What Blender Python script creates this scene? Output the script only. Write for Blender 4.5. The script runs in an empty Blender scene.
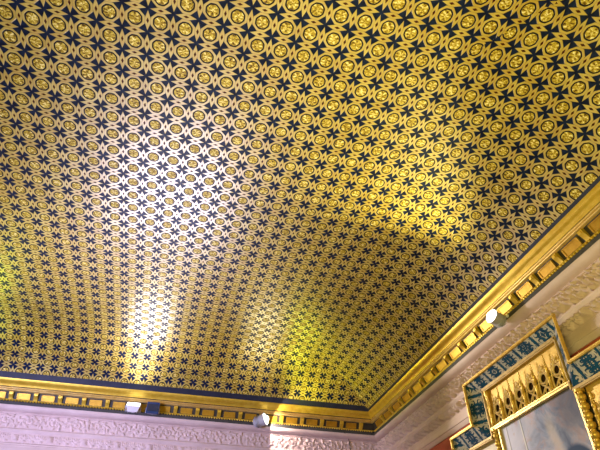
import bpy, bmesh, math, random
import numpy as np
from mathutils import Vector, Matrix
random.seed(4)
SC = bpy.context.scene
COL = SC.collection
S = 0.28            # one pattern cell of the vault, in metres
ZF = 5.71           # eye height in cells
def W(x, y, z): return Vector((x*S, y*S, (z+ZF)*S))

# ------------------------------------------------------------------ helpers
def tag(o, label=None, cat=None, group=None, kind=None):
    if label: o['label'] = label
    if cat: o['category'] = cat
    if group: o['group'] = group
    if kind: o['kind'] = kind
    return o
def empty(name, loc):
    o = bpy.data.objects.new(name, None); COL.objects.link(o); o.location = loc
    o.empty_display_size = .1
    return o
def mesh_obj(name, me, mats, parent=None):
    for m in (mats if isinstance(mats, (list, tuple)) else [mats]): me.materials.append(m)
    o = bpy.data.objects.new(name, me); COL.objects.link(o)
    if parent is not None:
        o.parent = parent
        o.matrix_parent_inverse = Matrix.Translation(-Vector(parent.location))
    return o
def build(name, bm, mats, parent=None, smooth=None):
    bmesh.ops.recalc_face_normals(bm, faces=bm.faces[:])
    me = bpy.data.meshes.new(name); bm.to_mesh(me); bm.free()
    if smooth is not None:
        for p in me.polygons: p.use_smooth = True
        me.set_sharp_from_angle(angle=math.radians(smooth))
    return mesh_obj(name, me, mats, parent)
def box8(bm, pts):
    v = [bm.verts.new(p) for p in pts]
    for f in ((0,1,2,3),(7,6,5,4),(0,4,5,1),(1,5,6,2),(2,6,7,3),(3,7,4,0)): bm.faces.new([v[i] for i in f])
def obox(bm, c, ax, ay, az):
    c, ax, ay, az = Vector(c), Vector(ax), Vector(ay), Vector(az)
    P = []
    for k in (-1, 1):
        for i, j in ((-1,-1),(1,-1),(1,1),(-1,1)): P.append(c+ax*i+ay*j+az*k)
    box8(bm, P)
def cbox(bm, x0, x1, y0, y1, z0, z1):
    a, b = W(x0,y0,z0), W(x1,y1,z1)
    obox(bm, (a+b)/2, ((b.x-a.x)/2,0,0), (0,(b.y-a.y)/2,0), (0,0,(b.z-a.z)/2))
def beam(bm, p0, p1, n, w, t):
    """bar from p0 to p1 (cells); n: direction of its thickness t, width w across (all in cells)"""
    p0, p1 = W(*p0), W(*p1); d = (p1-p0); n = Vector(n); n = (n-d*(n.dot(d)/d.dot(d))).normalized()
    s = d.cross(n).normalized()
    obox(bm, (p0+p1)/2, d/2, s*(w*S/2), n*(t*S/2))
def tube(bm, pts, r, seg=8, cap=True):
    """pts in world metres, r number or list (metres)"""
    pts = [Vector(p) for p in pts]; n = len(pts)
    R = r if isinstance(r, (list, tuple)) else [r]*n
    t0 = (pts[1]-pts[0]).normalized()
    up = Vector((1,0,0)) if abs(t0.x) < .9 else Vector((0,0,1))
    rings = []
    for i in range(n):
        t = (pts[min(i+1,n-1)]-pts[max(i-1,0)]).normalized()
        a = (up-t*up.dot(t)).normalized(); b = t.cross(a); up = a
        rings.append([bm.verts.new(pts[i]+(a*math.cos(2*math.pi*k/seg)+b*math.sin(2*math.pi*k/seg))*R[i]) for k in range(seg)])
    for i in range(n-1):
        for k in range(seg): bm.faces.new((rings[i][k], rings[i][(k+1)%seg], rings[i+1][(k+1)%seg], rings[i+1][k]))
    if cap:
        bm.faces.new(rings[0][::-1]); bm.faces.new(rings[-1])
def blob(bm, c, r, seg=8, rings=5):
    M = Matrix.Translation(Vector(c)) @ Matrix.Diagonal((r[0], r[1], r[2], 1))
    bmesh.ops.create_uvsphere(bm, u_segments=seg, v_segments=rings, radius=1, matrix=M)
def lathe(bm, base, prof, seg=14):
    """vertical lathe: prof = [(r,z)] metres above base (world)"""
    base = Vector(base); R = []
    for r, z in prof: R.append([bm.verts.new(base+Vector((r*math.cos(2*math.pi*k/seg), r*math.sin(2*math.pi*k/seg), z))) for k in range(seg)])
    for i in range(len(R)-1):
        for k in range(seg): bm.faces.new((R[i][k], R[i][(k+1)%seg], R[i+1][(k+1)%seg], R[i+1][k]))
    bm.faces.new(R[0][::-1]); bm.faces.new(R[-1])

# ------------------------------------------------------------------ node helper
class V:
    def __init__(s, nt, sock): s.nt, s.s = nt, sock
    def _m(s, op, *o, clamp=False):
        n = s.nt.nodes.new('ShaderNodeMath'); n.operation = op; n.use_clamp = clamp
        for i, x in enumerate((s,)+o):
            if isinstance(x, V): s.nt.links.new(x.s, n.inputs[i])
            else: n.inputs[i].default_value = x
        return V(s.nt, n.outputs[0])
    def __add__(s, o): return s._m('ADD', o)
    __radd__ = __add__
    def __sub__(s, o): return s._m('SUBTRACT', o)
    def __rsub__(s, o): return (s*-1)+o
    def __mul__(s, o): return s._m('MULTIPLY', o)
    __rmul__ = __mul__
    def __truediv__(s, o): return s._m('DIVIDE', o)
    def abs(s): return s._m('ABSOLUTE')
    def max(s, o): return s._m('MAXIMUM', o)
    def min(s, o): return s._m('MINIMUM', o)
    def sin(s): return s._m('SINE')
    def gt(s, o): return s._m('GREATER_THAN', o)
    def lt(s, o): return s._m('LESS_THAN', o)
    def sqrt(s): return s._m('SQRT')
    def fract(s): return s._m('FRACT')
    def round(s): return s._m('ROUND')
    def pow(s, o): return s._m('POWER', o)
    def atan2(s, o): return s._m('ARCTAN2', o)
    def step(s, e, w):          # smooth 0..1 around e
        n = s.nt.nodes.new('ShaderNodeMapRange'); n.interpolation_type = 'SMOOTHSTEP'
        s.nt.links.new(s.s, n.inputs[0]); n.inputs[1].default_value = e-w; n.inputs[2].default_value = e+w
        return V(s.nt, n.outputs[0])
def new_mat(name, base=(.5,.5,.5), rough=.5, metal=0.0, spec=.5):
    m = bpy.data.materials.new(name); m.use_nodes = True
    b = m.node_tree.nodes['Principled BSDF']
    b.inputs['Base Color'].default_value = (*base, 1); b.inputs['Roughness'].default_value = rough
    b.inputs['Metallic'].default_value = metal; b.inputs['Specular IOR Level'].default_value = spec
    return m, m.node_tree, b
def mixc(nt, f, a, b):
    n = nt.nodes.new('ShaderNodeMix'); n.data_type = 'RGBA'
    if isinstance(f, V): nt.links.new(f.s, n.inputs[0])
    else: n.inputs[0].default_value = f
    for x, i in ((a, 6), (b, 7)):
        if isinstance(x, tuple): n.inputs[i].default_value = (*x, 1)
        else: nt.links.new(x, n.inputs[i])
    return n.outputs[2]
def noise(nt, scale, detail=3, rough=.55, coord='Object', vec=None, out=0, dist=0):
    n = nt.nodes.new('ShaderNodeTexNoise'); n.inputs['Scale'].default_value = scale
    n.inputs['Detail'].default_value = detail; n.inputs['Roughness'].default_value = rough; n.inputs['Distortion'].default_value = dist
    if vec is None:
        tc = nt.nodes.new('ShaderNodeTexCoord'); vec = tc.outputs[coord]
    nt.links.new(vec, n.inputs['Vector'])
    return V(nt, n.outputs[out])
def ramp(nt, v, stops):
    n = nt.nodes.new('ShaderNodeValToRGB'); e = n.color_ramp.elements
    while len(e) < len(stops): e.new(.5)
    for k, (p, c) in enumerate(stops): e[k].position = p; e[k].color = (*c, 1)
    nt.links.new(v.s, n.inputs[0]); return n.outputs[0]
def bump(nt, b, h, strength, dist):
    n = nt.nodes.new('ShaderNodeBump'); n.inputs['Strength'].default_value = strength; n.inputs['Distance'].default_value = dist
    nt.links.new(h.s, n.inputs['Height']); nt.links.new(n.outputs[0], b.inputs['Normal'])
def uv(nt):
    n = nt.nodes.new('ShaderNodeUVMap'); n.uv_map = 'UVMap'
    s = nt.nodes.new('ShaderNodeSeparateXYZ'); nt.links.new(n.outputs[0], s.inputs[0])
    return V(nt, s.outputs[0]), V(nt, s.outputs[1]), n.outputs[0]

# ------------------------------------------------------------------ materials
def mat_vault():
    m, nt, b = new_mat('painted gilt vault', rough=.5, spec=.5)
    u, v, vec = uv(nt)
    ax = (u-u.round()).abs(); ay = (v-v.round()).abs()
    o = ax.max(ay).max((ax+ay)*.7071)
    r = (ax*ax+ay*ay).sqrt()
    ro = o*.5+r*.5
    s = .5-ax; t = .5-ay
    mn, mx = s.min(t), s.max(t)
    n1 = noise(nt, 30, 2, .75); n2 = noise(nt, 3.0, 3, .6); n3 = noise(nt, 14, 2)
    gold = mixc(nt, n2.step(.5, .22), (.44,.31,.022), (.55,.43,.065))
    gold = mixc(nt, n3.step(.62, .15)*.4, gold, (.52,.28,.04))
    # star arms: towards the roundels, cut off by the octagons
    wave = .5
    star = (mn-(mx-.09)*.36).step(0, .012) * o.step(.385, .010)
    lineo = (1-((o-.385).abs()).step(.012, .008)) * .35
    # lozenge between two neighbouring stars
    d = (mn/.055 + (.5-mx)/.125)
    loz = 1-d.step(1, .12)
    seam = (1-(((mn-(.5-mx)*.42-.075)).abs()).step(.010, .008)) * o.step(.40, .01) * .0
    c = mixc(nt, lineo, gold, (.10,.055,.015))
    c = mixc(nt, seam, c, (.16,.08,.02))
    blue = mixc(nt, n3.step(.5, .2), (.004,.007,.024), (.008,.018,.055))
    c = mixc(nt, star, c, blue)
    c = mixc(nt, loz, c, (.06,.012,.006))
    ring = ro.step(.232, .008)*(1-ro.step(.296, .008))
    c = mixc(nt, ring, c, (.010,.010,.016))
    petal = ((ay.atan2(ax)*6+r*14).sin()*.5+.5)
    disc = 1-ro.step(.232, .008)
    rt = n1*.86+petal*.14
    rose = ramp(nt, rt, [(.34,(.08,.038,.005)),(.45,(.36,.25,.02)),(.56,(.60,.47,.06)),(.68,(.95,.88,.45))])  # palest stops: glitter of the gilt relief put into the colour
    c = mixc(nt, disc, c, rose)
    nt.links.new(c, b.inputs['Base Color'])
    sp = nt.nodes.new('ShaderNodeMapRange'); nt.links.new((star.max(ring)).max(loz).max(disc*.95).s, sp.inputs[0])
    sp.inputs[3].default_value = 1.0; sp.inputs[4].default_value = .10; nt.links.new(sp.outputs[0], b.inputs['Specular IOR Level'])
    ct = (1-(star.max(ring)).max(loz).max(disc))*.6
    nt.links.new(ct.s, b.inputs['Coat Weight']); b.inputs['Coat Roughness'].default_value = .32
    h = (1-star)*(1-ring)*(1-loz)*.6 + disc*(rt*.8) + n1*.15
    bump(nt, b, h, .5, .02)
    rr = nt.nodes.new('ShaderNodeMapRange'); nt.links.new(n2.s, rr.inputs[0])
    rr.inputs[3].default_value = .36; rr.inputs[4].default_value = .46
    nt.links.new(rr.outputs[0], b.inputs['Roughness'])
    return m
def mat_gilt(name, a, c, rough=.38, metal=.55, scale=9):
    m, nt, b = new_mat(name, rough=rough, metal=metal)
    n = noise(nt, scale, 4, .65)
    nt.links.new(mixc(nt, n.step(.5, .25), a, c), b.inputs['Base Color'])
    bump(nt, b, noise(nt, scale*6, 3), .25, .01)
    return m
def mat_plain(name, a, c, rough=.7, scale=4, bs=.2):
    m, nt, b = new_mat(name, rough=rough)
    n = noise(nt, scale, 5, .65)
    nt.links.new(mixc(nt, n.step(.5, .25), a, c), b.inputs['Base Color'])
    bump(nt, b, noise(nt, scale*8, 4), bs, .01)
    return m
VAULT = mat_vault()
BORDER = mat_plain('dark blue border', (.008,.012,.03), (.02,.025,.05), .45, 6)
GILT = mat_gilt('gilt moulding', (.62,.39,.025), (.74,.52,.06), .4, .45)
GILT_PALE = mat_gilt('pale worn gilt', (.70,.48,.13), (.82,.62,.24))
GILT_DULL = mat_gilt('dull worn gilt', (.36,.24,.08), (.52,.36,.13), .5, .3)
GILT_PANEL = mat_gilt('gilt coffer panel', (.44,.23,.012), (.58,.34,.025))
GILT_ALTAR = mat_gilt('gilt carving', (.62,.38,.06), (.85,.60,.16), .34, .5, 14)
GILT_GROUND = mat_gilt('gilt ground', (.74,.46,.09), (.86,.60,.17), .45, .3, 5)
SOOT = mat_plain('dark painted groove', (.018,.014,.010), (.045,.038,.022), .6, 10)
GREY_STRIP = mat_plain('grey painted fillet', (.035,.035,.035), (.06,.06,.06), .6, 10)
PLASTER = mat_plain('carved plaster', (.58,.435,.40), (.68,.53,.50), .75, 3)
PLASTER_TAN = mat_plain('smooth plaster', (.58,.44,.41), (.68,.54,.51), .7, 2)
RED = mat_plain('red wall cloth', (.42,.075,.04), (.50,.11,.06), .8, 6)
FLOOR = mat_plain('brown floor', (.16,.09,.05), (.22,.13,.07), .5, 3)
WHITE = mat_plain('white lamp enamel', (.78,.78,.80), (.84,.84,.86), .4, 3, .05)
GREYM = mat_plain('grey lamp metal', (.42,.42,.46), (.5,.5,.54), .4, 3, .05)
BLUEM = mat_plain('dark blue lamp enamel', (.008,.035,.13), (.015,.05,.17), .35, 5, .05)
CABLE = mat_plain('black cable', (.01,.01,.01), (.02,.02,.02), .6, 5, .05)
WINGW = mat_plain('pale painted panel', (.72,.62,.48), (.82,.74,.62), .6, 3)
TRACE = mat_gilt('worn gilt openwork', (.66,.46,.18), (.84,.64,.32), .5, .2, 20)
BAY_SHADE = mat_plain('dark umber recess', (.022,.010,.004), (.05,.025,.010), .9, 14)  # shade in the voids behind the openwork, put in as dark brown
BAY_SHADE.node_tree.nodes['Principled BSDF'].inputs['Specular IOR Level'].default_value = .1
def mat_lens(col, e):
    m, nt, b = new_mat('lit lamp glass', (.9,.9,.9), .2)
    b.inputs['Emission Color'].default_value = (*col, 1); b.inputs['Emission Strength'].default_value = e
    return m
def mat_guard():
    m, nt, b = new_mat('blue guard with painted grotesques', rough=.5, spec=.2)
    u, v, vec = uv(nt)
    P = 1.55
    uu = ((u/P)-(u/P).round()).abs()*2      # mirrored 0..1
    vv = v.abs()
    nn = nt.nodes.new('ShaderNodeCombineXYZ'); nt.links.new(uu.s, nn.inputs[0]); nt.links.new(vv.s, nn.inputs[1]); nt.links.new((u/P).round().s, nn.inputs[2])
    ns = noise(nt, 3.2, 1, .5, vec=nn.outputs[0]); ns2 = noise(nt, 9, 2, .5, vec=nn.outputs[0])
    # scrolls: rings around motif centres plus bent stems
    d1 = ((uu-.42)*(uu-.42)*1.2+(vv-.48)*(vv-.48)).sqrt()
    sw = ((uu-.42).atan2(vv-.48)*1.0 + d1*19 + ns*5).sin()
    stem = ((uu*7.5 + (vv*3.4).sin()*1.3 + ns*4)).sin()
    f = sw*.55+stem*.55+(ns2-.5)*1.2
    orn = f.step(.22, .12) * (1-uu.step(.90, .03))
    bar = (1-((uu-.80+vv*.12).abs()).step(.07, .02))
    orn = orn.max(bar*(1-vv.step(.8, .04)))
    outline = (1-((f-.12).abs()).step(.10, .08))
    tone = noise(nt, 6, 3, .6)
    beige = mixc(nt, tone.step(.5, .2), (.33,.35,.38), (.58,.51,.42))
    blue = mixc(nt, tone.step(.5, .25), (.001,.035,.10), (.002,.075,.17))
    c = mixc(nt, outline*.7, blue, (.004,.02,.05))
    c = mixc(nt, orn, c, beige)
    nt.links.new(c, b.inputs['Base Color'])
    bump(nt, b, orn, .15, .004)
    return m
GUARD = mat_guard()
def mat_painting():
    m, nt, b = new_mat('cloudy painted panel', rough=.55, spec=.12)
    u, v, vec = uv(nt)          # u 0..1 from far to near, v 0..1 downwards
    n1 = noise(nt, 4, 4, .6, vec=vec, dist=.6); n2 = noise(nt, 7.5, 3, .6, vec=vec, dist=1.0)
    c = ramp(nt, n1, [(.30,(.07,.10,.24)),(.45,(.24,.29,.52)),(.58,(.44,.43,.64)),(.72,(.56,.38,.48))])
    c = mixc(nt, (1-u.step(.30, .3))*.9, c, (.72,.72,1.0))  # far side paled to lilac-white: glare put into the colour
    c = mixc(nt, n2.step(.60, .12)*.5, c, (.48,.28,.28))
    c = mixc(nt, u.step(.72, .12)*(1-v.step(.30, .12))*.75, c, (.07,.07,.15))
    # dark mantle low on the near side
    e = ((u-.80)*(u-.80)*3.2+(v-.62)*(v-.62)*2.2).sqrt()
    c = mixc(nt, 1-e.step(.36, .03), c, (.02,.05,.16))
    # pale fold of a standing figure
    f = (u-.62-v*.10+(v*9).sin()*.02).abs()
    c = mixc(nt, (1-f.step(.045, .035))*v.step(.12, .08)*.55, c, (.60,.52,.55))
    # open joints of the boards
    for uj, a in ((.275, .85), (.065, .6)):
        c = mixc(nt, (1-((u-uj-(v*5).sin()*.003).abs()).step(.006, .004))*a, c, (.80,.80,.86))
        c = mixc(nt, (1-((u-uj-.014).abs()).step(.006, .005))*.6, c, (.10,.10,.16))
    nt.links.new(c, b.inputs['Base Color'])
    return m
PAINTING = mat_painting()

# ------------------------------------------------------------------ vault
XR, YB, XL, YN = 17.45, 43.2, -26.0, -1.2     # springing lines
ZT = 19.6
def prof(d, L, A): 
    q = np.clip(1-d/L, 0, 1); return ZT-A*q**3
def height(x, y):
    zr = prof(XR-x, 9.5, 3.12); zb = prof(YB-y, 6.5, 3.15); zl = prof(x-XL, 9.5, 3.12); zn = prof(y-YN, 14.5, 3.15)
    Z = np.stack([zr, zb, zl, zn]); k = Z.argmin(0)
    return Z.min(0), k
UX = np.array([17.62,17.174,16.413,15.598,14.749,13.892,12.990,12.039,11.111,10.158,9.202,8.225])
UI = np.array([-.5,0,1,2,3,4,5,6,7,8,9,10.])
CY = np.array([14,20,24,27,31,35,37.4,39.4,40.4,41.27,41.97,42.53,42.9,43.3])
CV = np.array([0,.05,.06,.12,.14,.19,.12,.03,-.06,-.23,-.58,-1.06,-1.21,-1.29])
def fu(x, reg):
    lin = 10+(8.225-x)
    if reg == 0:
        return np.where(x > 8.225, np.interp(-x, -UX, UI), lin)
    return lin
def fv(y, x, reg):
    lin = (y-14.094)/1.0754; c = np.interp(y, CY, CV)
    if reg == 0:        # the rows of the side cove keep an even step right into the corner
        t = np.clip((x-7.95)/3.5, 0, 1); c = c*(1-t*t*(3-2*t))
    return lin-c
def make_ceiling():
    g = .15
    nx = int(round((XR-XL)/g)); ny = int(round((YB-YN)/g))
    xs = XR-np.arange(nx+1)*((XR-XL)/nx); ys = YB-np.arange(ny+1)*((YB-YN)/ny)
    Xg, Yg = np.meshgrid(xs, ys, indexing='ij')
    Zg, _ = height(Xg, Yg)
    P = np.stack([Xg*S, Yg*S, (Zg+ZF)*S], -1).reshape(-1, 3)
    idx = np.arange((nx+1)*(ny+1)).reshape(nx+1, ny+1)
    a, b_, c, d = idx[:-1,:-1], idx[1:,:-1], idx[1:,1:], idx[:-1,1:]
    # split along the diagonal that runs with the hips of the far right corner
    tri = np.concatenate([np.stack([a,c,b_],-1).reshape(-1,3), np.stack([a,d,c],-1).reshape(-1,3)])
    cx = Xg.reshape(-1)[tri].mean(1); cy = Yg.reshape(-1)[tri].mean(1)
    zc, reg = height(cx, cy)
    flat = zc > ZT-.012
    me = bpy.data.meshes.new('ceiling')
    me.from_pydata(P.tolist(), [], tri.tolist())
    lay = me.uv_layers.new(name='UVMap')
    tx = Xg.reshape(-1)[tri]; ty = Yg.reshape(-1)[tri]
    U = np.zeros_like(tx); Vv = np.zeros_like(ty)
    for r in range(4):
        k = reg == r
        U[k] = fu(tx[k], r); Vv[k] = fv(ty[k], tx[k], r)
    lay.data.foreach_set('uv', np.stack([U, Vv], -1).reshape(-1).astype(np.float32))
    for p in me.polygons: p.use_smooth = True
    mi = ((XR-cx < .15) | (YB-cy < .30) | (cx-XL < .16) | (cy-YN < .16)).astype(np.int32)
    me.polygons.foreach_set('material_index', mi)
    me.update()
    o = mesh_obj('ceiling', me, [VAULT, BORDER]); tag(o, kind='structure')
    return o
make_ceiling()

# ------------------------------------------------------------------ sweeps along the two walls
def swp(side, t, a, z):
    """a point on a wall's moulding: t along, a outwards from the springing line, z height (cells)"""
    return W(t, YB+a, z) if side == 'back' else W(XR+a, t, z)
LIM = {'back': XL, 'right': YN}
def sweep(bm, side, poly, t0=None, t1=None):
    """extrude closed section poly [(a,z)]; default runs from the unseen end to the mitre in the corner"""
    n = len(poly); A = []; B = []
    for a, z in poly:
        e = (XR+a if side == 'back' else YB+a) if t1 is None else t1
        A.append(bm.verts.new(swp(side, LIM[side] if t0 is None else t0, a, z))); B.append(bm.verts.new(swp(side, e, a, z)))
    for i in range(n): bm.faces.new((A[i], A[(i+1)%n], B[(i+1)%n], B[i]))
    bm.faces.new(A[::-1]); bm.faces.new(B)
def thick(line, t=.12):
    """close an open section line towards the wall side / upward"""
    return line + [(line[-1][0]+t, line[-1][1]), (line[0][0]+t+.0, line[0][1])]
def cornice(side, name, label):
    bm = bmesh.new()     # carrying core, dark
    core = [(-.02,16.47),(.30,16.12),(.42,15.99),(.42,15.92),(.48,15.62),(.74,15.10),(.76,14.90),(.72,14.88),(1.2,14.85),(1.2,16.47)]
    sweep(bm, side, core)
    root = build(name, bm, SOOT); tag(root, label, None, None, 'structure')
    bm = bmesh.new()
    L = [(-.06,16.46)]+[(-.06+.40*s, 16.44-.46*s-.035*math.sin(2*math.pi*s)) for s in (.1,.2,.3,.4,.5,.6,.7,.8,.9,1)]
    sweep(bm, side, L+[(.42,16.02),(.0,16.52)])
    build('crown_moulding', bm, GILT, root, 40)
    for k, (z0, z1, aa) in enumerate(((15.92,15.80,.335),(15.79,15.66,.375))):
        bm = bmesh.new()
        c0 = (z0+z1)/2; rr = (z0-z1)/2
        L = [(aa-rr*math.sin(math.pi*s/6), c0+rr*math.cos(math.pi*s/6)) for s in range(7)]
        sweep(bm, side, L+[(.50,z1-.03),(.44,z0+.02)])
        build('fillet', bm, GILT_PALE, root, 50)
    # coffer panels and brackets on the sloping frieze
    s0, s1 = Vector((.48,15.62)), Vector((.74,15.10)); dv = (s1-s0).normalized(); nv = Vector((-dv.y*-1, dv.x*-1))
    nv = Vector((dv.y, -dv.x)); 
    if nv.x > 0: nv = -nv
    def q(s, h): p = s0+(s1-s0)*s+nv*h; return (p.x, p.y)
    per = 1.80 if side == 'back' else 2.01
    ph = 7.84 if side == 'back' else 15.28
    lo, hi = (-15, XR+.2) if side == 'back' else (8, YB+.2)
    k0 = math.ceil((lo-ph)/per); k = k0
    pan0 = brk0 = None
    while ph+k*per < hi:
        c = ph+k*per; off = Vector(((c-(ph+k0*per))*S,0,0)) if side == 'back' else Vector((0,(c-(ph+k0*per))*S,0))
        if brk0 is None:
            bm = bmesh.new()
            pr = [q(-.02,-.02), q(-.02,.20), q(.25,.235), q(.5,.17), q(.75,.12), q(.98,.10), q(.98,-.02)]
            sweep(bm, side, pr, c-.15, c+.15)
            sweep(bm, side, [q(.10,.0),q(.10,.27),q(.30,.27),q(.30,.0)], c-.07, c+.07)
            brk0 = build('bracket', bm, GILT, root)
            bm = bmesh.new(); m = c+per/2; hw = per/2-.46
            sweep(bm, side, [q(.16,-.02),q(.16,.05),q(.86,.05),q(.86,-.02)], m-hw, m+hw)
            sweep(bm, side, [q(.12,-.02),q(.12,.085),q(.20,.085),q(.20,-.02)], m-hw-.04, m+hw+.04)
            sweep(bm, side, [q(.82,-.02),q(.82,.085),q(.90,.085),q(.90,-.02)], m-hw-.04, m+hw+.04)
            for e in (-1, 1): sweep(bm, side, [q(.12,-.02),q(.12,.085),q(.90,.085),q(.90,-.02)], m+e*hw-.04, m+e*hw+.04)
            pan0 = build('coffer_panel', bm, GILT_PANEL, root)
        else:
            b2 = brk0.copy(); COL.objects.link(b2); b2.parent = root; b2.location = off
            if c+per*.9 < hi:
                p2 = pan0.copy(); COL.objects.link(p2); p2.parent = root; p2.location = off
        k += 1
    bm = bmesh.new()
    t = lo; end = (XR if side == 'back' else YB)+.6
    while t < end:
        blob(bm, swp(side, t, .70, 15.02), (.085*S, .085*S, .075*S), 6, 4); t += .215
    sweep(bm, side, [(.70,15.10),(.64,15.09),(.64,15.05),(.75,15.05)])
    build('bead_moulding', bm, GILT, root)
    bm = bmesh.new()
    sweep(bm, side, [(.68,14.93),(.62,14.91),(.60,14.88),(.60,14.67),(1.2,14.62),(1.2,14.93)])
    build('bottom_fillet', bm, GREY_STRIP, root)
    return root
cornice('back', 'trim_1', 'gilt cornice with coffer panels above the far wall')
cornice('right', 'trim_2', 'gilt cornice with coffer panels above the altarpiece wall')

# carved plaster friezes
def scroll_height(L, H, res, lower):
    nx, ny = int(L/res), max(8, int(H/res))
    x = (np.arange(nx+1))*L/nx; y = np.arange(ny+1)*H/ny
    Xg, Yg = np.meshgrid(x, y, indexing='ij'); Hh = np.zeros_like(Xg)
    rs = np.random.RandomState(7 if lower else 3)
    def add(cx, cy, rx, ry, h, ang=0):
        R = max(rx, ry); i0, i1 = np.searchsorted(x, [cx-R, cx+R])
        if i1 <= i0: return
        dx, dy = Xg[i0:i1]-cx, Yg[i0:i1]-cy
        c, s = math.cos(ang), math.sin(ang)
        q = 1-((dx*c+dy*s)/rx)**2-((-dx*s+dy*c)/ry)**2
        Hh[i0:i1] = np.maximum(Hh[i0:i1], h*np.sqrt(np.clip(q, 0, 1)))
    if not lower:
        per = 1.75; n = int(L/per)+1
        for k in range(n):
            sg = 1 if k % 2 else -1; cx = (k+.5)*per; cy = H*.5
            for s in np.linspace(0, 1, 60):
                r = .40*(1-s)+.07; a = sg*(s*1.55*2*math.pi)+ (0 if sg > 0 else math.pi)
                add(cx+r*1.25*math.cos(a), cy+r*.95*math.sin(a), .065, .065, .13)
            add(cx, cy, .13, .11, .2)
            for j in range(7):
                a = j*2*math.pi/7+.3*k
                add(cx+.62*math.cos(a), cy+.38*math.sin(a), .19, .085, .15+.05*rs.rand(), a+sg*.7)
                add(cx+.30*math.cos(a), cy+.24*math.sin(a), .10, .05, .13, a+sg*1.1)
            for j in range(5):
                add(cx+per/2+.16*rs.randn(), cy+(j-2)*.2, .17, .09, .17, rs.rand()*3)
    else:
        per = .62; n = int(L/per)+1
        for k in range(n):
            cx = (k+.5)*per
            if k % 4 == 3:
                add(cx, H*.5, .16, .24, .20); add(cx, H*.5, .26, .10, .14)
                for j in range(4): add(cx+.17*math.cos(j*1.57+.78), H*.5+.2*math.sin(j*1.57+.78), .09, .09, .16)
            else:
                for j in range(5):
                    a = (j-2)*.55
                    add(cx+.20*math.sin(a), H*.22+.32*math.cos(a), .05, .20, .12, -a)
                add(cx, H*.2, .14, .09, .15); add(cx+per/2, H*.72, .07, .12, .1)
    Hh += .012*rs.rand(*Hh.shape)
    return x, y, Hh
AW = 1.2     # wall plane, outwards from the springing line
def relief(side, z0, z1, lower, root, t_lo):
    t_hi = (XR if side == 'back' else YB)+AW
    L = t_hi-t_lo; x, y, Hh = scroll_height(L, z1-z0, .045, lower)
    n, m = Hh.shape
    Hh = Hh*(.8 if side == 'back' else 2.3)
    tt = (t_hi-x)[:, None]+0*y[None]; zz = z0+y[None]+0*x[:, None]
    if side == 'back': P = np.stack([tt*S, (YB+AW-.02-Hh)*S, (zz+ZF)*S], -1)
    else: P = np.stack([(XR+AW-.02-Hh)*S, tt*S, (zz+ZF)*S], -1)
    idx = np.arange(n*m).reshape(n, m)
    F = np.stack([idx[:-1,:-1], idx[1:,:-1], idx[1:,1:], idx[:-1,1:]], -1).reshape(-1, 4)
    if side == 'right': F = F[:, ::-1]
    me = bpy.data.meshes.new('carved_relief'); me.from_pydata(P.reshape(-1,3).tolist(), [], F.tolist())
    for p in me.polygons: p.use_smooth = True
    me.update()
    return mesh_obj('carved_relief', me, PLASTER, root)
def frieze(side, name, label, t_lo):
    bm = bmesh.new()
    cove = [(.63,14.68),(.63,14.58)]+[(.62+.50*(1-math.cos(s*math.pi/2)), 14.58-.30*math.sin(s*math.pi/2)) for s in (.2,.4,.6,.8,1)]
    top = cove+[(1.08,14.22),(1.08,14.17),(1.19,14.15),(1.3,14.15),(1.3,14.66)]
    sweep(bm, side, top)
    mid = [(1.3,13.12),(1.14,13.12),(1.10,13.06),(1.04,13.02),(1.04,12.92),(1.08,12.88),(1.10,12.82),(1.15,12.77),(1.3,12.77)]
    sweep(bm, side, mid)
    low = [(1.3,12.06),(1.15,12.06),(1.10,12.0),(1.06,11.98),(1.06,11.88),(1.02,11.84),(1.02,11.70),(.98,11.64),(.98,11.40),(1.04,11.36),(1.08,11.2),(1.14,11.10),(1.3,11.10)]
    sweep(bm, side, low)
    bk = [(1.3,14.2),(1.215,14.2),(1.215,12.0),(1.3,12.0)]
    sweep(bm, side, bk)
    root = build(name, bm, PLASTER_TAN, None, 35); tag(root, label, None, None, 'structure')
    relief(side, 13.10, 14.17, False, root, t_lo); relief(side, 12.05, 12.78, True, root, t_lo)
frieze('back', 'trim_3', 'carved plaster frieze on the far wall', -16)
frieze('right', 'trim_4', 'carved plaster frieze above the altarpiece', 6)

# walls and floor
XW, YW = XR+AW, YB+AW
bm = bmesh.new(); cbox(bm, XW, XW+1, YN-1, YW+1, -ZF, 17.0); tag(build('wall_right', bm, RED), kind='structure')
bm = bmesh.new(); cbox(bm, XL-1, XW, YW, YW+1, -ZF, 17.0); tag(build('wall_back', bm, RED), kind='structure')
bm = bmesh.new(); cbox(bm, XL-1, XW+1, YN-1, YW+1, -ZF-.6, -ZF); tag(build('floor', bm, FLOOR), kind='structure')

# tall window in the far wall, below the picture's edge
bm = bmesh.new()
for x0, x1, z0, z1 in ((-9.6,-9.1,-3.9,10.7),(2.1,2.6,-3.9,10.7),(-9.6,2.6,10.3,10.8),(-9.6,2.6,-4.0,-3.5)): cbox(bm, x0, x1, YW-.25, YW, z0, z1)
tag(build('window_1', bm, PLASTER_TAN), kind='structure')

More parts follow.
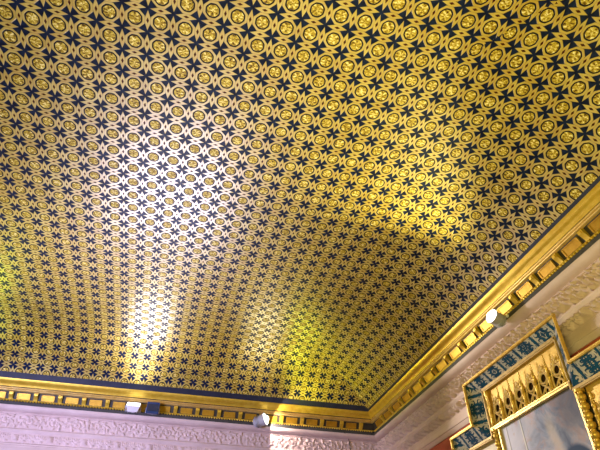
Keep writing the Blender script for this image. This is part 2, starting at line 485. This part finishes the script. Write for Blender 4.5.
# ------------------------------------------------------------------ altarpiece
XO, XI = 17.6, 18.2
alt = empty('altarpiece', W(XW-.2, 23.0, 1.0))
tag(alt, 'gilded altarpiece with blue painted guard boards hanging on the red right wall', 'altarpiece')
def slab(name, pts, mat, th, L=None, parent=alt):
    """four front corners (cells) a,b (outer edge) c,d (inner edge, c under b); uv: u along, v -1..1 across"""
    a, b_, c, d = [W(*p) for p in pts]
    n = (b_-a).cross(d-a).normalized()
    cen = (a+b_+c+d)/4
    if n.dot(-cen+W(0,0,0)) < 0: n = -n
    bm = bmesh.new(); fr = [bm.verts.new(p) for p in (a,b_,c,d)]; bk = [bm.verts.new(p-n*th*S) for p in (a,b_,c,d)]
    bm.faces.new(fr); bm.faces.new(bk[::-1])
    for i in range(4): bm.faces.new((fr[i], bk[i], bk[(i+1)%4], fr[(i+1)%4]))
    uvl = bm.loops.layers.uv.new('UVMap')
    ax = (b_-a).normalized(); mid = ((a+d)/2+(b_+c)/2)/2
    for f in bm.faces:
        for l in f.loops:
            p = l.vert.co; al = (p-mid).dot(ax)/S
            onouter = min((p-a).length, (p-b_).length, (p-a+n*th*S).length, (p-b_+n*th*S).length) < 1e-5
            l[uvl].uv = (al, 1 if onouter else -1)
    return build(name, bm, mat, parent)
OT, IT = 12.69, 12.10       # outer / inner top of the tower
WT, WI = 10.26, 9.42        # outer / inner top of the wings
YO0, YO1, YI0, YI1 = 18.5, 27.5, 19.47, 26.6
WO1, WN1, WO0, WN0 = 30.1, 29.2, 15.9, 16.8
ZB = 2.0
slab('guard_board', [(XO,YO1,OT),(XO,YO0,OT),(XI,YI0,IT),(XI,YI1,IT)], GUARD, .06)
slab('guard_board', [(XO,YO1,OT),(XO,YO1,WT),(XI,YI1,WI),(XI,YI1,IT)], GUARD, .06)
slab('guard_board', [(XO,YO0,OT),(XO,YO0,WT),(XI,YI0,WI),(XI,YI0,IT)], GUARD, .06)
slab('guard_board', [(XO,WO1,WT),(XO,YO1,WT),(XI,YI1,WI),(XI,WN1,WI)], GUARD, .06)
slab('guard_board', [(XO,YO0,WT),(XO,WO0,WT),(XI,WN0,WI),(XI,YI0,WI)], GUARD, .06)
slab('guard_board', [(XO,WO1,WT),(XO,WO1,ZB),(XI,WN1,ZB),(XI,WN1,WI)], GUARD, .06)
slab('guard_board', [(XO,WO0,WT),(XO,WO0,ZB),(XI,WN0,ZB),(XI,WN0,WI)], GUARD, .06)
def edge(name, p0, p1, w, t, mat=GILT_ALTAR):
    bm = bmesh.new(); beam(bm, p0, p1, (1,0,0), w, t)
    beam(bm, (p0[0]-t*.5,p0[1],p0[2]), (p1[0]-t*.5,p1[1],p1[2]), (1,0,0), w*.45, t*.5)
    return build(name, bm, mat, alt)
for p0, p1 in (((XO,YO1+.09,OT),(XO,YO0-.09,OT)), ((XO,YO1,OT+.09),(XO,YO1,WT-.09)), ((XO,YO0,OT+.09),(XO,YO0,WT-.09)),
               ((XO,WO1+.09,WT),(XO,YO1-.09,WT)), ((XO,YO0+.09,WT),(XO,WO0-.09,WT)), ((XO,WO1,WT),(XO,WO1,ZB)), ((XO,WO0,WT),(XO,WO0,ZB))):
    edge('guard_moulding', p0, p1, .13, .12)
for p0, p1, w in (((XI,YI1,IT-.06),(XI,YI0,IT-.06),.24), ((XI,YI1-.06,IT),(XI,YI1-.06,WI),.16), ((XI,YI0+.06,IT),(XI,YI0+.06,WI),.16),
               ((XI,WN1,WI-.06),(XI,YI1,WI-.06),.2), ((XI,YI0,WI-.06),(XI,WN0,WI-.06),.2), ((XI,WN1-.06,WI),(XI,WN1-.06,ZB),.16), ((XI,WN0+.06,WI),(XI,WN0+.06,ZB),.16)):
    edge('inner_moulding', p0, p1, w, .14, GILT_DULL)
bm = bmesh.new(); cbox(bm, 18.52, XW-.01, YI0-.05, YI1+.05, ZB, IT+.1); cbox(bm, 18.52, XW-.01, WN0, WN1, ZB, WI+.05)
build('back_board', bm, SOOT, alt)
bm = bmesh.new(); cbox(bm, 18.22, 18.55, YI0-.1, YI1+.1, IT+.0, IT+.1); cbox(bm, 18.22, 18.55, YI1, YI1+.1, WI-.1, IT+.05); cbox(bm, 18.22, 18.55, YI0-.1, YI0, WI-.1, IT+.05)
build('case', bm, GILT_PALE, alt)
# canopy ground and tracery
CZ0, CZ1 = 9.86, 12.0
bm = bmesh.new(); cbox(bm, 18.39, 18.53, YI0, YI1, CZ0-.1, CZ1+.08); build('canopy_ground', bm, GILT_GROUND, alt)
def TP(y, z, x=18.34): return W(x, y, z)
def pinnacle(yc, z0, z1, w=.095, x=18.17, parent=alt):
    bm = bmesh.new(); h = z1-z0; r = w*S
    prof_ = [(r*1.5,0),(r*1.5,.05*h),(r*1.05,.08*h),(r*1.0,.30*h),(r*1.35,.32*h),(r*1.35,.35*h),(r*.85,.38*h),(r*.75,.56*h),(r*1.1,.58*h),(r*1.1,.61*h),
             (r*.6,.64*h),(r*.22,.90*h),(r*.5,.92*h),(r*.5,.94*h),(r*.12,.96*h),(r*.05,1.0*h)]
    lathe(bm, TP(yc, z0, x), [(a, b*S) for a, b in prof_], 8)
    for s in (.66,.72,.78,.84):
        for e in (-1, 1): blob(bm, TP(yc+e*w*(1.15-s)*1.6, z0+s*h, x), (w*.35*S, w*.45*S, .04*S), 6, 4)
    return build('pinnacle', bm, GILT_ALTAR, parent, 45)
def arc(yc, zc, r, a0, a1, n=14, x=18.34, sy=1):
    return [TP(yc+sy*r*math.cos(a0+(a1-a0)*i/n), zc+r*math.sin(a0+(a1-a0)*i/n), x) for i in range(n+1)]
def tracery(y0, y1, z0, hgt, parent=alt):
    """openwork of one canopy bay: rings, crossing ribs, ogee gable, cresting"""
    bm2 = bmesh.new(); bm = bmesh.new(); w = (y1-y0); yc = (y0+y1)/2; t = .046*S
    def rope(pts, x, r=t): tube(bm, [TP(yc+a*w, z0+b*hgt, x) for a, b in pts], r, 6)
    def ring(a, b, r, x=18.33, rr=t): tube(bm, arc(yc+a*w, z0+b*hgt, r*w, 0, 2*math.pi, 16, x), rr, 6, False)
    rope([(-.5,.015),(.5,.015)], 18.33, t*1.3)
    ring(0, .58, .23, 18.30, t*1.15)
    ring(0, .15, .13, 18.33, t*.9)
    for e in (-1, 1):
        rope([(-.40*e,.03),(-.22*e,.16),(0,.30),(.22*e,.40),(.36*e,.52)], 18.31)           # crossing ribs
        rope([(.43*e,.05),(.45*e,.30),(.41*e,.52),(.27*e,.70),(.10*e,.82),(.015*e,.98)], 18.30, t*1.15)  # ogee gable
        for a, b in ((.40,.60),(.29,.74),(.17,.84),(.07,.94)):                              # crockets
            blob(bm, TP(yc+a*w*e, z0+b*hgt, 18.30), (t*1.3, t*1.9, t*1.5), 6, 4)
        tube(bm, [TP(yc+e*w*.30, z0+hgt*.70, 18.32), TP(yc+e*w*.30, z0+hgt*.92, 18.32)], [t*.9, t*.25], 6)
    blob(bm, TP(yc, z0+hgt*1.0, 18.30), (t*1.3, t*2.2, t*1.3), 6, 4)
    rope([(0,.96),(0,1.09)], 18.30, t*.5)
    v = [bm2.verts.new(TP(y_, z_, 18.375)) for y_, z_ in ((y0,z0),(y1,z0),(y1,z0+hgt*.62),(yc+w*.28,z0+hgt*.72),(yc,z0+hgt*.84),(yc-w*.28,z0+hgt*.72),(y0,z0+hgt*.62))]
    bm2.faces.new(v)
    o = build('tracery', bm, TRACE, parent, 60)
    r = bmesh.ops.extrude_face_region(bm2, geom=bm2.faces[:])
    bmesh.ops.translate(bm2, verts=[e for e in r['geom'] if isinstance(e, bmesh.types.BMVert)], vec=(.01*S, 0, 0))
    build('bay_shade', bm2, BAY_SHADE, o)  # thin dark sheet over the gilt ground, standing in for shade
    return o
nb = 6; y0 = YI0+.2; y1 = YI1-.42; bw = (y1-y0)/nb
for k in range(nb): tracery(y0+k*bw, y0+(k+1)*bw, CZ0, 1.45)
for k in range(nb+1): pinnacle(y0+k*bw, CZ0-.02, 11.78 if 0 < k < nb else 11.72)
bm = bmesh.new(); beam(bm, (18.25,YI1-.1,9.76), (18.25,YI0-.02,9.76), (1,0,0), .2, .22); beam(bm, (18.14,YI1-.1,9.80), (18.14,YI0-.02,9.80), (1,0,0), .07, .08)
build('canopy_rail', bm, GILT_PALE, alt)
# main painted panel
PY0, PY1, PZ1, PZ0 = 19.58, 25.95, 9.66, ZB
bm = bmesh.new(); cbox(bm, 18.40, 18.53, PY0, PY1, PZ0, PZ1)
uvl = bm.loops.layers.uv.new('UVMap')
for f in bm.faces:
    for l in f.loops: l[uvl].uv = ((PY1-l.vert.co.y/S)/(PY1-PY0), (PZ1-(l.vert.co.z/S-ZF))/(PZ1-PZ0)*1.25)
o = build('painting', bm, PAINTING, alt); o['label'] = 'cloudy blue and rose painted panel with open board joints'
# side columns of turned rings
def column(yc, x, z0, z1, r):
    bm = bmesh.new(); pr = [(r*1.1,0)]; z = 0.0
    while z < (z1-z0)-.45:
        pr += [(r*.62,z+.06),(r*.98,z+.12),(r*1.12,z+.22),(r*.98,z+.32),(r*.62,z+.38),(r*.72,z+.42)]; z += .42
    pr += [(r*.7,z+.04),(r*1.25,z1-z0-.12),(r*1.25,z1-z0)]
    lathe(bm, W(x, yc, z0), [(a*S, b*S) for a, b in pr], 12)
    return build('column', bm, GILT_ALTAR, alt, 50)
column(26.32, 18.26, ZB, 9.72, .17); column(19.22, 18.26, ZB, 9.30, .19)
# colonnette beside the canopy on the far side
bm = bmesh.new()
lathe(bm, W(18.26, 26.34, 9.78), [(a*S, b*S) for a, b in [(.17,0),(.17,.1),(.12,.16),(.12,.5),(.16,.55),(.12,.62),(.11,1.1),(.16,1.15),(.16,1.22),(.11,1.3),(.10,1.8),(.15,1.9),(.15,2.2)]], 10)
build('colonnette', bm, GILT_ALTAR, alt, 50)
# frame lists around the painting
for y in (PY1+.05, PY0-.05):
    bm = bmesh.new(); beam(bm, (18.33,y,PZ1), (18.33,y,ZB), (1,0,0), .10, .16); build('frame_list', bm, GILT_PALE, alt)
# wings
bm = bmesh.new(); cbox(bm, 18.44, 18.53, 26.55, WN1-.05, ZB, WI); build('wing_panel', bm, WINGW, alt)
bm = bmesh.new(); cbox(bm, 18.44, 18.53, WN0+.05, 19.0, ZB, WI); build('wing_panel', bm, GILT_GROUND, alt)
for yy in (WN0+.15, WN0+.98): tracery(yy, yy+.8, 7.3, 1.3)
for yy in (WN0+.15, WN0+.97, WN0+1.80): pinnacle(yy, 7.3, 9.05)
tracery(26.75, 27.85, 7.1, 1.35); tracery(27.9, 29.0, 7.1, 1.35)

# ------------------------------------------------------------------ lamps on the cornice
def disc(bm, c, n, r, th, r2=None, seg=20):
    n = Vector(n).normalized(); tube(bm, [Vector(c)-n*th/2, Vector(c)+n*th/2], [r2 or r, r], seg)
def flood(name, x, mats, lens_mat, label, w=.52, tilt=.9, hh=.40):
    root = empty(name, W(x, YB+.55, 14.78)); tag(root, label, 'spotlight')
    f = Vector((0, -math.cos(tilt), math.sin(tilt)))            # where the glass looks
    u = Vector((0, math.sin(tilt), math.cos(tilt))); s = Vector((1,0,0))
    c = W(x, YB-.05, 15.02)
    bm = bmesh.new(); P = []
    for d, k in ((-.26, .74), (.20, 1.0)):
        for i, j in ((-1,-1),(1,-1),(1,1),(-1,1)): P.append(c+f*d*S+s*i*w*k*S+u*j*hh*k*S)
    box8(bm, P)
    obox(bm, c+f*.22*S, s*w*1.06*S, u*hh*1.1*S, f*.035*S)
    for i in range(5): obox(bm, c-f*.29*S+s*(i-2)*.16*S, s*.025*S, u*.24*S, f*.06*S)
    h = build('housing', bm, mats, root); mod = h.modifiers.new('b', 'BEVEL'); mod.width = .012; mod.segments = 2
    bm = bmesh.new(); obox(bm, c+f*.262*S, s*w*.92*S, u*.31*S, f*.012*S); build('lens', bm, lens_mat, h)
    bm = bmesh.new()
    for e in (-1, 1): obox(bm, c+s*e*(w+.07)*S+Vector((0,.17,-.06))*S, s*.025*S, Vector((0,.25,-.06))*S, Vector((0,.02,.07))*S)
    obox(bm, W(x, YB+.42, 14.90), s*(w+.09)*S, Vector((0,.03,0))*S, Vector((0,0,.07))*S)
    obox(bm, W(x, YB+.56, 14.86), s*.1*S, Vector((0,.16,0))*S, Vector((0,0,.06))*S)
    build('yoke', bm, GREYM, root)
    return c+f*.45*S
LENS_COOL = mat_lens((.92,.90,1.0), 6); LENS_OFF = mat_plain('dark lamp glass', (.02,.03,.06), (.03,.04,.08), .1, 4, .02)
LENS_WARM = mat_lens((1,.93,.82), 6)
p1 = flood('floodlight', -2.69, WHITE, LENS_COOL, 'white floodlight beside the blue one on the far cornice')
p2 = flood('floodlight', -1.15, BLUEM, LENS_OFF, 'dark blue unlit floodlight on the far cornice', w=.46, tilt=.15, hh=.44)
# round spot further right on the far cornice
def can(name, base, c, f, r, ln, label, lens_mat, arm_to):
    root = empty(name, base); tag(root, label, 'spotlight'); f = Vector(f).normalized()
    bm = bmesh.new(); tube(bm, [c-f*ln*.6, c-f*ln*.5, c+f*ln*.2, c+f*ln*.5], [r*.5, r*.72, r*.92, r*1.05], 18)
    for k in range(3): tube(bm, [c-f*ln*(.35-.13*k), c-f*ln*(.31-.13*k)], r*.98, 18)
    h = build('housing', bm, GREYM, root, 35)
    bm = bmesh.new(); tube(bm, [c+f*ln*.48, c+f*ln*.56], [r*.98, r*.9], 18); blob(bm, c+f*ln*.52, (r*.8,)*3 if False else (r*.6, r*.6, r*.6), 12, 8)
    build('lens', bm, lens_mat, h, 60)
    bm = bmesh.new(); tube(bm, [c-f*ln*.1, (c+Vector(arm_to))/2+Vector((0,0,-.02)), Vector(arm_to)], .012, 8)
    disc(bm, arm_to, Vector(arm_to)-c, .03, .02)
    build('bracket_arm', bm, WHITE, root, 40)
    return c+f*ln*.75
p3 = can('spotlight', W(7.67, YB+.55, 14.75), W(7.67, YB-.05, 14.82), (.75,-.45,.25), .5*S, .95*S, 'round white spotlight on the far cornice lighting the wall beside it', LENS_WARM, W(7.6, YB+.58, 14.80))
p4 = can('spotlight', W(XR+.55, 22.4, 14.75), W(17.45, 22.5, 14.62), (-.75,-.15,.22), .42*S, .8*S, 'white spotlight on the right cornice above the altarpiece', LENS_WARM, W(XR+.58, 22.3, 14.80))
# thin cable hanging from the far cornice
bm = bmesh.new()
pts = [W(15.2, YB+.5, 14.75), W(15.5, YB+.75, 14.55), W(15.75, YB+.95, 14.4), W(15.85, YB+.98, 14.0), W(15.9, YB+.98, 13.3), W(15.9, YB+.98, 12.5)]
tube(bm, pts, .008, 6); tag(build('cable', bm, CABLE), 'thin dark cable hanging down the far wall frieze near the corner', 'cable')

# ------------------------------------------------------------------ light
def spot(name, loc, to, watts, col, ang, blend=1, r=.08):
    l = bpy.data.lights.new(name, 'SPOT'); l.energy = watts; l.color = col; l.spot_size = math.radians(ang); l.spot_blend = blend; l.shadow_soft_size = r
    o = bpy.data.objects.new(name, l); COL.objects.link(o); o.location = loc
    o.rotation_euler = (Vector(to)-Vector(loc)).to_track_quat('-Z', 'Y').to_euler(); return o
def area(name, loc, to, watts, col, sx, sy):
    l = bpy.data.lights.new(name, 'AREA'); l.shape = 'RECTANGLE'; l.size = sx; l.size_y = sy; l.energy = watts; l.color = col
    o = bpy.data.objects.new(name, l); COL.objects.link(o); o.location = loc
    o.rotation_euler = (Vector(to)-Vector(loc)).to_track_quat('-Z', 'Y').to_euler(); return o
spot('floodlight_beam', p1+Vector((0,-.05,.42)), W(-2.7, 38.5, 19.6), 360, (1,.92,.92), 168, 1, .6)
spot('lamp_and_fill_beam', W(7.4, 41.9, 15.7), W(5, 32, 19.6), 95, (1,.86,.45), 165, 1, .5)
spot('lamp_and_fill_beam', p3, W(18.4, 42.9, 12.4), 420, (1,.80,.70), 140, .15, .04)
spot('lamp_and_fill_beam', W(2, 42.3, 14.3), W(18, 23.5, 10.6), 1350, (1,.90,.80), 36, .7, .12)  # added warm key for the altarpiece; no lamp stands here
spot('lamp_and_fill_beam', W(10.8, 42.0, 15.4), W(13.5, 39, 19), 75, (.93,1,.05), 165, 1, .35)
spot('lamp_and_fill_beam', p4+Vector((-.05,0,.1)), W(8.2, 17, 19.4), 760, (1,.90,.40), 66, 1, .2)
spot('floodlight_beam', W(-15.6, 41.0, 15.2), W(-12, 30, 19.6), 62, (.74,1,.04), 160, 1, .35)
# daylight from the tall windows of the left side and of the far wall, below the frame
d1 = area('window_daylight', W(-22, 12, 2), W(-6, 44, 13), 285, (.60,.58,1.0), 3, 3); d1.data.spread = math.radians(70)
d2 = area('window_daylight', W(-3.5, YW-.15, 3.4), W(-4.5, 22, 19.6), 400, (.76,.72,1.0), 3.1, 3.8); d2.data.spread = math.radians(85)
area('warm_fill_light', W(5, 8, 5), W(8, 13, 19), 195, (1,.86,.25), 2.5, 2.5)  # unseen warm fill added to brighten the vault, without a fixture
w = bpy.data.worlds.new('room_air'); SC.world = w; w.use_nodes = True
w.node_tree.nodes['Background'].inputs[0].default_value = (.60,.51,.30,1); w.node_tree.nodes['Background'].inputs[1].default_value = .12

# ------------------------------------------------------------------ camera
pitch, yaw, roll = 0.69090853, 0.25209051, 0.00038
f = Vector((math.sin(yaw)*math.cos(pitch), math.cos(yaw)*math.cos(pitch), math.sin(pitch)))
r = Vector((math.cos(yaw), -math.sin(yaw), 0)); u_ = r.cross(f)
r2 = r*math.cos(roll)+u_*math.sin(roll); u2 = -r*math.sin(roll)+u_*math.cos(roll)
cam = bpy.data.cameras.new('camera'); co = bpy.data.objects.new('camera', cam); COL.objects.link(co)
M = Matrix((r2, u2, -f)).transposed().to_4x4(); M.translation = W(0,0,0); co.matrix_world = M
cam.sensor_width = 36; cam.lens = 514.829/600*36; cam.clip_end = 100
SC.camera = co
SC.view_settings.view_transform = 'Standard'; SC.view_settings.look = 'None'; SC.view_settings.gamma = 1
SC.view_settings.exposure = 0.0
